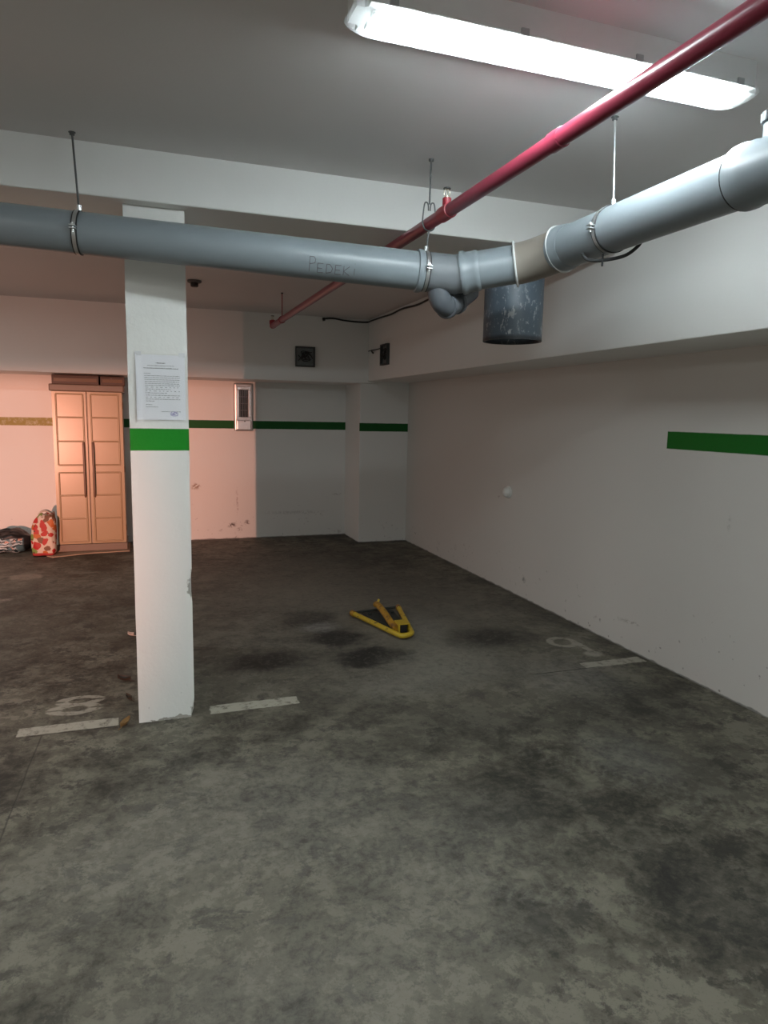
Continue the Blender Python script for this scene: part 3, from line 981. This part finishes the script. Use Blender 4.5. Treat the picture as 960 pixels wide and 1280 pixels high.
# ------------------------------------------------------------------ notice on the column
def notice():
    y0 = CY0 - .004
    n = NT('paper_sheet')
    paper = n.bsdf((.88, .89, .93), .6, spec=.3)
    n = NT('clear_sleeve')
    tr = n.n('ShaderNodeBsdfTransparent'); gl = n.n('ShaderNodeBsdfGlossy'); gl.inputs['Roughness'].default_value = .15
    mx = n.n('ShaderNodeMixShader'); mx.inputs[0].default_value = .05
    n.link(tr.outputs[0], mx.inputs[1]); n.link(gl.outputs[0], mx.inputs[2]); n.link(mx.outputs[0], n.out.inputs[0])
    sleeve = n.mat
    txt = simple('grey_print', (.22, .22, .24), .7)
    txb = simple('bold_print', (.10, .10, .11), .7)
    vio = simple('violet_stamp', (.25, .22, .50), .7)
    X0, X1, Z0, Z1 = -.0215, .1935, 1.462, 1.756
    tilt = Matrix.Rotation(math.radians(-.5), 4, 'Y')
    root = thing('paper_sign', 'printed white notice with a violet stamp, taped on the column above the green band', 'notice', ((X0 + X1) / 2, CY0, Z0))
    def curl(x, z):
        t = max(0, (X0 + .03 - x) / .03)
        u = max(0, (Z0 + .05 - z) / .05)
        return -.003 - .010 * t * t * (0.4 + .6 * math.sin((z - Z0) / (Z1 - Z0) * PI)) - .003 * u * u
    def grid(x0, x1, z0, z1, off, nx=24, nz=24):
        bm = B()
        for dy in (0, .0006):
            V = [[bm.verts.new((x0 + (x1 - x0) * i / nx, CY0 + curl(x0 + (x1 - x0) * i / nx, z0 + (z1 - z0) * j / nz) + off + dy, z0 + (z1 - z0) * j / nz)) for i in range(nx + 1)] for j in range(nz + 1)]
            for j in range(nz):
                for i in range(nx):
                    bm.faces.new((V[j][i], V[j][i + 1], V[j + 1][i + 1], V[j + 1][i]))
        return bm
    sh = obj('paper', grid(X0, X1, Z0, Z1, 0), paper, root, smooth='all')
    obj('clear_sleeve', grid(X0 - .006, X1 + .014, Z0 - .012, Z1 + .006, -.0012), sleeve, root, smooth='all')
    W_, H_ = X1 - X0, Z1 - Z0
    rnd = random.Random(11)
    def line(bm, u0, u1, v, hgt, gap=.012, wl=(.02, .07)):
        u = u0
        while u < u1:
            w = min(rnd.uniform(*wl), u1 - u)
            x = X0 + u * W_; xe = X0 + (u + w) * W_; z = Z1 - v * H_
            yy = CY0 + curl(x, z) - .0005
            if w > .006:
                # the word as a row of letter marks
                k = x
                while k < xe:
                    lw = rnd.uniform(.0012, .0022)
                    hh = hgt * rnd.choice((.75, .8, 1, 1.15))
                    box(bm, k, min(k + lw, xe), yy - .00015, yy + .0002, z - hgt / 2, z - hgt / 2 + hh)
                    k += lw + .0007
            u += w + gap
    bm = B()
    line(bm, .43, .58, .125, .0045); line(bm, .16, .86, .205, .0042, .010)
    line(bm, .40, .60, .125, .002)
    obj('heading_text', bm, txb, sh)
    bm = B()
    line(bm, .24, .78, .165, .0032)
    obj('subheading_text', bm, txt, sh)
    bm = B()
    line(bm, .165, .29, .285, .0032)
    for k, v in enumerate([.32, .35, .38, .41, .44, .468, .497, .526, .555, .585, .62, .65, .68, .71]):
        u1 = {7: .70, 9: .62, 13: .36}.get(k, .89)
        line(bm, .17 + .002 * k, u1, v, .003, gap=.05 if k in (6, 8, 11) else .012)
    obj('body_text', bm, txt, sh)
    bm = B()
    line(bm, .19, .33, .765, .003); line(bm, .19, .43, .80, .003)
    obj('closing_text', bm, txt, sh)
    bm = B()
    line(bm, .50, .90, .87, .003)
    obj('signature_text', bm, txt, sh)
    bm = B()
    cx, cz = X0 + .76 * W_, Z1 - .945 * H_
    yy = CY0 - .0042
    for k in range(5):
        pts = [(cx + rnd.uniform(-.016, .016), yy, cz + .012 + rnd.uniform(-.009, .009)) for _ in range(5)]
        tube(bm, smooth_path(pts, 5), .0006, 6)
    tube(bm, [(cx + .017 * math.cos(a), yy, cz + .012 + .010 * math.sin(a)) for a in [2 * PI * k / 24 for k in range(24)]], .0007, 6, closed=True)
    obj('stamp', bm, vio, sh)
    tape = simple('clear_tape', (.72, .73, .74), .3)
    for (tx, tz) in ((X0 + .01, Z1 + .002), (X1 - .015, Z1 + .002)):
        bm = B()
        box(bm, tx - .012, tx + .016, CY0 - .0062, CY0 - .0052, tz - .008, tz + .010)
        obj('tape', bm, tape, root)
notice()

# ------------------------------------------------------------------ plastic cabinet, boxes on it, mat under it
CBX0, CBX1, CBY, CBZ = -.878, -.186, 7.85, 1.762
def cabinet():
    beige = simple('beige_plastic', (.37, .265, .148), .27, var=.05, scale=5)
    taupe = simple('taupe_plastic', (.16, .115, .082), .45, var=.08, scale=8)
    handle = simple('brown_handle', (.20, .12, .085), .35, var=.1)
    side = simple('side_plastic', (.42, .34, .25), .5, var=.06)
    root = thing('cabinet', 'tall beige plastic two-door cabinet with brown handles against the back wall', 'cabinet', ((CBX0 + CBX1) / 2, CBY, 0))
    yb = YB - .02
    z0 = .012
    bm = B()
    box(bm, CBX0 + .008, CBX1 - .008, CBY + .03, yb, .09, CBZ - .06)
    obj('body', bm, side, root, bevel=.006)
    bm = B()
    box(bm, CBX0 - .012, CBX1 + .012, CBY - .012, yb, CBZ - .072, CBZ)
    obj('top', bm, taupe, root, bevel=.01)
    bm = B()
    box(bm, CBX0, CBX1, CBY, yb, z0, .09)
    obj('plinth', bm, taupe, root, bevel=.006)
    xm = (CBX0 + CBX1) / 2 - .006
    for s, (a, b) in enumerate(((CBX0 + .010, xm - .007), (xm + .007, CBX1 - .010))):
        bm = B()
        za, zb_ = .094, CBZ - .076
        box(bm, a, b, CBY + .004, CBY + .032, za, zb_)
        H_ = zb_ - za
        m0 = .042 if s == 0 else .022
        m1 = .022 if s == 0 else .042
        x0, x1 = a + m0 - .004, b - m1 + .004
        if s == 0: x1 = b - .030
        else: x0 = a + .030
        zf = lambda f: za + H_ * f
        for grp in ((.015, .17, .325, .475), (.525, .68, .835, .985)):
            zs = [zf(f) for f in grp]
            for zz in zs:                                   # rounded ribs framing the shallow panels
                tube(bm, [(x0, CBY + .0035, zz), (x1, CBY + .0035, zz)], .0085, 10)
            for xx in (x0, x1):
                tube(bm, [(xx, CBY + .0035, zs[0]), (xx, CBY + .0035, zs[-1])], .0085, 10)
        dr = obj('door', bm, beige, root, smooth=True)
        hx = (b - .038) if s == 0 else (a + .038)
        zh0, zh1 = .595, 1.17
        bm = B()
        sect = .011
        pts = [(hx, CBY + .006, zh0), (hx, CBY - .022, zh0 + .03), (hx, CBY - .030, zh0 + .12), (hx, CBY - .032, (zh0 + zh1) / 2), (hx, CBY - .030, zh1 - .12), (hx, CBY - .022, zh1 - .03), (hx, CBY + .006, zh1)]
        tube(bm, smooth_path(pts, 5), sect, 12)
        obj('handle', bm, handle, dr, smooth=True)
    for k in range(3):
        bm = B()
        zz = (.25, .88, 1.55)[k]
        tube(bm, [(CBX1 - .006, CBY + .028, zz - .03), (CBX1 - .006, CBY + .028, zz + .03)], .006, 10)
        obj('hinge', bm, taupe, root)
cabinet()
card = simple('brown_cardboard', (.085, .042, .026), .55, var=.15, scale=10)
tape_b = simple('glossy_brown_tape', (.22, .12, .07), .12, var=.1, scale=8)
def carton(label, x0, x1, y0, y1, z0, z1):
    root = thing('cardboard_box', label, 'box', ((x0 + x1) / 2, y0, z0), 'boxes on top of the cabinet')
    bm = B(); box(bm, x0, x1, y0, y1, z0, z1 - .006)
    obj('box_body', bm, card, root, bevel=.003)
    xm = (x0 + x1) / 2
    for a, b in ((x0, xm - .002), (xm + .002, x1)):
        bm = B(); box(bm, a, b, y0, y1, z1 - .0055, z1)
        obj('flap', bm, card, root, bevel=.001)
    bm = B(); box(bm, x0 + .02, x1 - .02, y0 - .0012, y0, z0 + .026, z0 + .060)
    obj('packing_tape', bm, tape_b, root)
carton('long dark brown box lying on top of the cabinet, taped front', -.860, -.415, 7.852, 8.22, CBZ, CBZ + .095)
carton('short dark brown box beside the long one on top of the cabinet', -.400, -.165, 7.855, 8.15, CBZ, CBZ + .090)

def mat_sheet():
    bm = B()
    rnd = random.Random(3)
    xs = [-.965, -.90, -.80, -.70, -.60, -.50, -.40, -.30, -.165]
    lo = [7.70, 7.62, 7.66, 7.70, 7.74, 7.76, 7.765, 7.78, 7.79]
    for i in range(len(xs) - 1):
        for zz in ((0.001, .009),):
            a, b = xs[i], xs[i + 1]
            v = [bm.verts.new(p) for p in ((a, lo[i], zz[0]), (b, lo[i + 1], zz[0]), (b, YB - .01, zz[0]), (a, YB - .01, zz[0]),
                                           (a, lo[i] + .004, zz[1] + .003 * (i % 2)), (b, lo[i + 1] + .004, zz[1] + .003 * ((i + 1) % 2)), (b, YB - .01, zz[1]), (a, YB - .01, zz[1]))]
            for q in ((0, 1, 2, 3), (4, 5, 6, 7), (0, 1, 5, 4), (2, 3, 7, 6)):
                bm.faces.new([v[j] for j in q])
    bmesh.ops.remove_doubles(bm, verts=bm.verts, dist=1e-5)
    tag(obj('cardboard_mat', bm, simple('flat_cardboard', (.36, .25, .17), .8, var=.2, scale=9)), 'flattened torn cardboard sheet under the cabinet', 'cardboard')
mat_sheet()

# ------------------------------------------------------------------ bags beside the cabinet
def lumpy(bm, c, rad, nu=40, nv=24, amp=.12, sc=7, flat=.0, power=1.0, seed=0, top=None):
    rows = []
    for j in range(nv + 1):
        v = j / nv
        ph = -PI / 2 + PI * v
        row = []
        for i in range(nu):
            th = 2 * PI * i / nu
            cx = math.copysign(abs(math.cos(th)) ** power, math.cos(th)); sx = math.copysign(abs(math.sin(th)) ** power, math.sin(th))
            cp = abs(math.cos(ph)) ** power; sp = math.copysign(abs(math.sin(ph)) ** power, math.sin(ph))
            p = Vector((cx * cp, sx * cp, sp))
            k = 1 + amp * mnoise.fractal(p * sc * .25 + Vector((seed, seed * 2, 0)), 1.0, 2.0, 4) + amp * .35 * math.sin(th * 9 + 4 * mnoise.noise(p * 2)) * cp * (v ** 1.5)
            q = Vector((c[0] + p.x * rad[0] * k, c[1] + p.y * rad[1] * k, c[2] + p.z * rad[2] * k))
            if top:
                q = top(q, v, th)
            q.z = max(q.z, flat)
            row.append(bm.verts.new(q))
        rows.append(row)
    for A, C in zip(rows, rows[1:]):
        for i in range(nu):
            f = (A[i], A[(i + 1) % nu], C[(i + 1) % nu], C[i])
            bm.faces.new(f)
    bmesh.ops.remove_doubles(bm, verts=bm.verts, dist=1e-5)

def black_bag():
    n = NT('black_bag_cloth')
    P = n.xyz()
    wv = n.n('ShaderNodeTexWave', wave_type='BANDS', bands_direction='Z')
    n.put(wv.inputs['Vector'], n.warp(.10, 9, detail=3))
    wv.inputs['Scale'].default_value = 9; wv.inputs['Distortion'].default_value = 5.0; wv.inputs['Detail'].default_value = 3; wv.inputs['Detail Scale'].default_value = 2.5
    sel = n.noise(9, 3)
    pat = n.mix(n.ss(wv.outputs['Fac'], .42, .62), (.012, .03, .038), (.42, .52, .56))
    pat = n.mix(n.ss(sel, .55, .62), pat, (.10, .20, .24))
    pat = n.mix(n.ss(n.noise(13, 2), .62, .66), pat, (.55, .32, .26))
    zz = n.m('ADD', P[2], n.m('MULTIPLY', n.noise(6, 3), .05))
    m_ = n.m('MULTIPLY', n.ss(zz, .195, .175), n.ss(P[0], .175, .150))
    c = n.mix(m_, (.006, .0065, .008), pat)
    mat = n.bsdf(c, .45, bump=n.noise(25, 4), bump_str=.3, bump_dist=.01)
    cx, cy = -1.375, 8.085
    root = thing('tote_bag', 'black bag with blue and white wavy print slumped on the floor at the left', 'bag', (cx, cy, 0))
    bm = B()
    def top(q, v, th):
        if v > .5:
            q.z += .02 * math.sin((q.x - cx) * 22)
        return q
    lumpy(bm, (cx, cy, .108), (.245, .165, .118), amp=.16, flat=.002, power=.75, seed=3, top=top)
    obj('bag_body', bm, mat, root, smooth='all', origin=(cx, cy, 0))
    for s in (0, 1):
        bm = B()
        pts = [(cx - .10, cy - .08 + .10 * s, .20), (cx - .03, cy - .10 + .10 * s, .238), (cx + .06, cy - .09 + .10 * s, .225), (cx + .12, cy - .09 + .1 * s, .18), (cx + .20, cy - .10 + .08 * s, .10)]
        tube(bm, smooth_path(pts, 6), .011, 8)
        obj('handle', bm, black_rubber, root, smooth=True)
black_bag()

def flower_bag():
    n = NT('printed_bag_cloth')
    P = n.xyz()
    v1 = n.voronoi(15, vec=n.warp(.09, 9))
    s = n.xyz(v1.outputs['Color'])
    d = v1.outputs['Distance']
    col = n.mix(n.ss(s[0], .30, .31), (.45, .03, .025), (.50, .13, .03))
    col = n.mix(n.ss(s[0], .50, .51), col, (.20, .28, .07))
    col = n.mix(n.ss(s[0], .64, .65), col, (.20, .09, .05))
    col = n.mix(n.ss(s[0], .84, .85), col, (.42, .02, .02))
    blot = n.ss(d, .56, .50)
    c = n.mix(blot, (.62, .52, .43), col)
    v2 = n.voronoi(30)
    c = n.mix(n.m('MULTIPLY', n.ss(v2.outputs['Distance'], .30, .24), n.ss(n.xyz(v2.outputs['Color'])[1], .6, .62)), c, (.12, .05, .03))
    low = n.ss(n.m('ADD', P[2], n.m('MULTIPLY', n.noise(9, 2), .03)), .062, .052)
    c = n.mix(low, c, (.42, .05, .05))
    mat = n.bsdf(c, .6, bump=n.noise(18, 4), bump_str=.4, bump_dist=.012)
    cx, cy = -.990, 7.80
    root = thing('shopping_bag', 'tall cream bag with red, orange and green print standing against the cabinet', 'bag', (cx, cy, 0))
    bm = B()
    def top(q, v, th):
        t = max(0, (q.z - .28) / .17)
        q.x += .035 * t
        q.x = cx + .035 * t + (q.x - cx - .035 * t) * (1 - .22 * t)
        q.x = min(q.x, CBX0 - .012 if q.y > CBY - .06 else q.x)
        return q
    lumpy(bm, (cx, cy, .212), (.122, .120, .225), amp=.11, flat=.0128, power=.48, seed=9, top=top)
    obj('bag_body', bm, mat, root, smooth='all', origin=(cx, cy, 0))
    for s in (0, 1):
        bm = B()
        pts = [(cx - .045, cy - .03 + .06 * s, .40), (cx - .02, cy - .05 + .06 * s, .455), (cx + .03, cy - .05 + .06 * s, .468), (cx + .07, cy - .04 + .06 * s, .44), (cx + .075, cy - .03 + .06 * s, .39)]
        tube(bm, smooth_path(pts, 6), .009, 8)
        obj('handle', bm, simple('cream_strap', (.50, .42, .36), .6), root, smooth=True)
flower_bag()

# ------------------------------------------------------------------ folded yellow parking barrier
def barrier():
    n = NT('chipped_yellow_paint')
    g = n.noise(28, 5, .65)
    c = n.mix(n.noise(7, 3), (.50, .32, .02), (.62, .44, .03))
    c = n.mix(n.m('MULTIPLY', n.ss(g, .60, .66), .9), c, (.06, .045, .03))
    yel = n.bsdf(c, .42, bump=g, bump_str=.1, bump_dist=.003)
    n = NT('rusty_orange_paint')
    c = n.mix(n.ss(n.noise(14, 5, .65), .42, .62), (.46, .24, .015), (.17, .075, .02))
    rust = n.bsdf(c, .5)
    plate = simple('dark_oily_steel', (.045, .05, .045), .5, .3, var=.3, scale=20)
    root = thing('parking_barrier', 'yellow folding parking barrier lying flat on the floor in the middle of the bay', 'parking barrier', (1.64, 4.5, 0))
    z = .030
    a, b, c1, c2 = Vector((1.452, 4.80, z)), Vector((1.838, 4.86, z)), Vector((1.612, 4.185, z)), Vector((1.705, 4.225, z))
    pts = [a, a.lerp(c1, .5)] + arc_corner(a, c1, c2, .05, 6) + arc_corner(c1, c2, b, .045, 6) + [b.lerp(c2, .5), b]
    bm = B(); tube(bm, pts, .018, 18)
    obj('hoop', bm, yel, root, smooth=True)
    for e, d_ in ((a, (a - c1).normalized()), (b, (b - c2).normalized())):
        bm = B()
        tube_profile(bm, e - d_ * .03, e + d_, [(0, .019), (.002, .0225), (.045, .0225), (.047, .017)], 16)
        obj('end_sleeve', bm, rust, root, smooth=True)
    bm = B(); tube(bm, [(1.448, 4.815, z), (1.842, 4.875, z)], .010, 12)
    obj('hinge_axle', bm, plate, root, smooth=True)
    bm = B()
    v = [(1.535, 4.86), (1.80, 4.90), (1.745, 4.42), (1.645, 4.38)]
    lo = [bm.verts.new((x_, y_, .001)) for x_, y_ in v]; hi = [bm.verts.new((x_, y_, .009)) for x_, y_ in v]
    bm.faces.new(lo); bm.faces.new(hi)
    for i in range(4):
        bm.faces.new((lo[i], lo[(i + 1) % 4], hi[(i + 1) % 4], hi[i]))
    obj('base_plate', bm, plate, root, bevel=.002)
    # raised strut, flattened tube rising to the back
    bm = B()
    tube(bm, smooth_path([(1.628, 4.33, .040), (1.622, 4.42, .052), (1.632, 4.58, .072), (1.640, 4.74, .085), (1.632, 4.80, .088)], 5), .024, 16)
    st = obj('strut', bm, rust, root, smooth=True)
    bm = B(); tube(bm, [(1.640, 4.79, .09), (1.655, 4.80, .125)], .009, 10)
    obj('pin', bm, yel, st, smooth=True)
    bm = B()
    for s in (-1, 1):
        box(bm, 1.675 + s * .036 - .004, 1.675 + s * .036 + .004, 4.30, 4.40, .009, .075)
    box(bm, 1.639, 1.711, 4.396, 4.404, .009, .075)
    box(bm, 1.635, 1.715, 4.30, 4.404, .071, .079)
    lb = obj('lock_housing', bm, yel, root, bevel=.003)
    bm = B(); box(bm, 1.648, 1.702, 4.312, 4.39, .012, .068)
    obj('lock_body', bm, black_iron, lb, bevel=.006)
    for x_ in (1.585, 1.765):
        bm = B(); tube_profile(bm, (x_, 4.80, .009), (x_, 4.80, 1), [(0, .014), (.010, .014), (.012, .010)], 6)
        obj('anchor_bolt', bm, plate, root)
barrier()

# ------------------------------------------------------------------ small litter by the column
def leaf(name, label, loc, L, W_, rot, col, curlk, rough=.6):
    bm = B()
    n = 10
    rows = []
    for i in range(n + 1):
        t = i / n
        w = W_ * math.sin(PI * min(1, t * .97 + .02)) ** .8 * .5
        zz = .004 + curlk * (t - .4) ** 2
        rows.append([(-w, (t - .5) * L, zz + curlk * .5), (-w * .5, (t - .5) * L, zz + curlk * .1), (0, (t - .5) * L, zz), (w * .5, (t - .5) * L, zz + curlk * .12), (w, (t - .5) * L, zz + curlk * .6)])
    for th in (0, .0012):
        V = [[bm.verts.new((p[0], p[1], p[2] + th)) for p in r_] for r_ in rows]
        for A, C in zip(V, V[1:]):
            for k in range(4):
                bm.faces.new((A[k], A[k + 1], C[k + 1], C[k]))
    tube(bm, [(0, -.5 * L - .02, .004), (0, -.5 * L + .01, .005)], .0015, 6)
    bmesh.ops.rotate(bm, verts=bm.verts, cent=(0, 0, 0), matrix=Matrix.Rotation(rot, 3, 'Z'))
    bmesh.ops.translate(bm, verts=bm.verts, vec=loc)
    o = obj(name, bm, simple(name + '_skin', col, rough, var=.25, scale=40), origin=loc)
    return tag(o, label, 'leaf' if 'leaf' in name else 'litter')
leaf('dry_leaf', 'yellow-brown dry leaf on the floor at the left front foot of the column', (-.118, 3.375, 0), .085, .036, -.5, (.24, .14, .05), .03)
leaf('dark_leaf', 'dark curled leaf on the floor along the left side of the column', (-.135, 3.96, 0), .075, .035, 1.2, (.05, .035, .025), .035)
leaf('withered_leaf', 'small withered leaf on the floor between the dark leaf and the column foot', (-.105, 3.68, 0), .05, .025, .6, (.06, .045, .03), .03)
leaf('paper_scrap', 'small white paper scrap on the floor beside the far left edge of the column', (-.112, 4.78, 0), .040, .022, 1.3, (.55, .50, .45), .03)

# ------------------------------------------------------------------ light
def point(name, loc, col, watts, rad):
    l = bpy.data.lights.new(name, 'POINT')
    l.color = col
    l.energy = watts
    l.shadow_soft_size = rad
    o = bpy.data.objects.new(name, l)
    o.location = loc
    COL.objects.link(o)
    return o
# warm headlamp-like light standing low to the left, outside the frame
l = bpy.data.lights.new('warm_low_lamp', 'SPOT')
l.color = (1.0, .42, .29)
l.energy = 3700
l.shadow_soft_size = .03
l.spot_size = math.radians(36)
l.spot_blend = 1.0
o = bpy.data.objects.new('warm_low_lamp', l)
o.location = (-2.62, -3.0, .75)
o.rotation_euler = (Vector((-1.3, 8.3, .95)) - o.location).to_track_quat('-Z', 'Y').to_euler()
COL.objects.link(o)
# dipped beam: its intensity drops above a cut-off elevation
l.use_nodes = True
lt = l.node_tree
em = lt.nodes['Emission']
ge = lt.nodes.new('ShaderNodeNewGeometry')
sx = lt.nodes.new('ShaderNodeSeparateXYZ')
mr = lt.nodes.new('ShaderNodeMapRange')
mr.interpolation_type = 'SMOOTHSTEP'
for i_, v_ in enumerate((.080, .114, 1.0, .13)):
    mr.inputs[1 + i_].default_value = v_
lt.links.new(ge.outputs['Incoming'], sx.inputs[0])
lt.links.new(sx.outputs[2], mr.inputs[0])
lt.links.new(mr.outputs[0], em.inputs['Strength'])
# unseen battens assumed outside the frame, added to lift the light level
def batten(loc, watts):
    l = bpy.data.lights.new('unseen_batten', 'AREA')
    l.shape = 'RECTANGLE'
    l.size, l.size_y = 1.2, .08
    l.energy = watts
    l.color = (.96, 1.0, .98)
    o = bpy.data.objects.new('unseen_batten', l)
    o.location = loc
    COL.objects.link(o)
batten((-1.75, 1.878, 2.52), 24)
batten((1.2, -1.4, 2.52), 40)  # added fill from behind the camera
batten((-1.75, -1.4, 2.52), 44)  # second added fill behind the camera
batten((-2.4, 5.3, 2.5), 30)  # unseen light added to brighten the back bay

w = bpy.data.worlds.new('world')
SC.world = w
w.use_nodes = True
bg = w.node_tree.nodes['Background']
bg.inputs[0].default_value = (.9, .95, 1, 1)
bg.inputs[1].default_value = .0

SC.view_settings.view_transform = 'Standard'
SC.view_settings.look = 'None'
SC.view_settings.gamma = 1
SC.view_settings.use_curve_mapping = False
SC.view_settings.exposure = 0.0
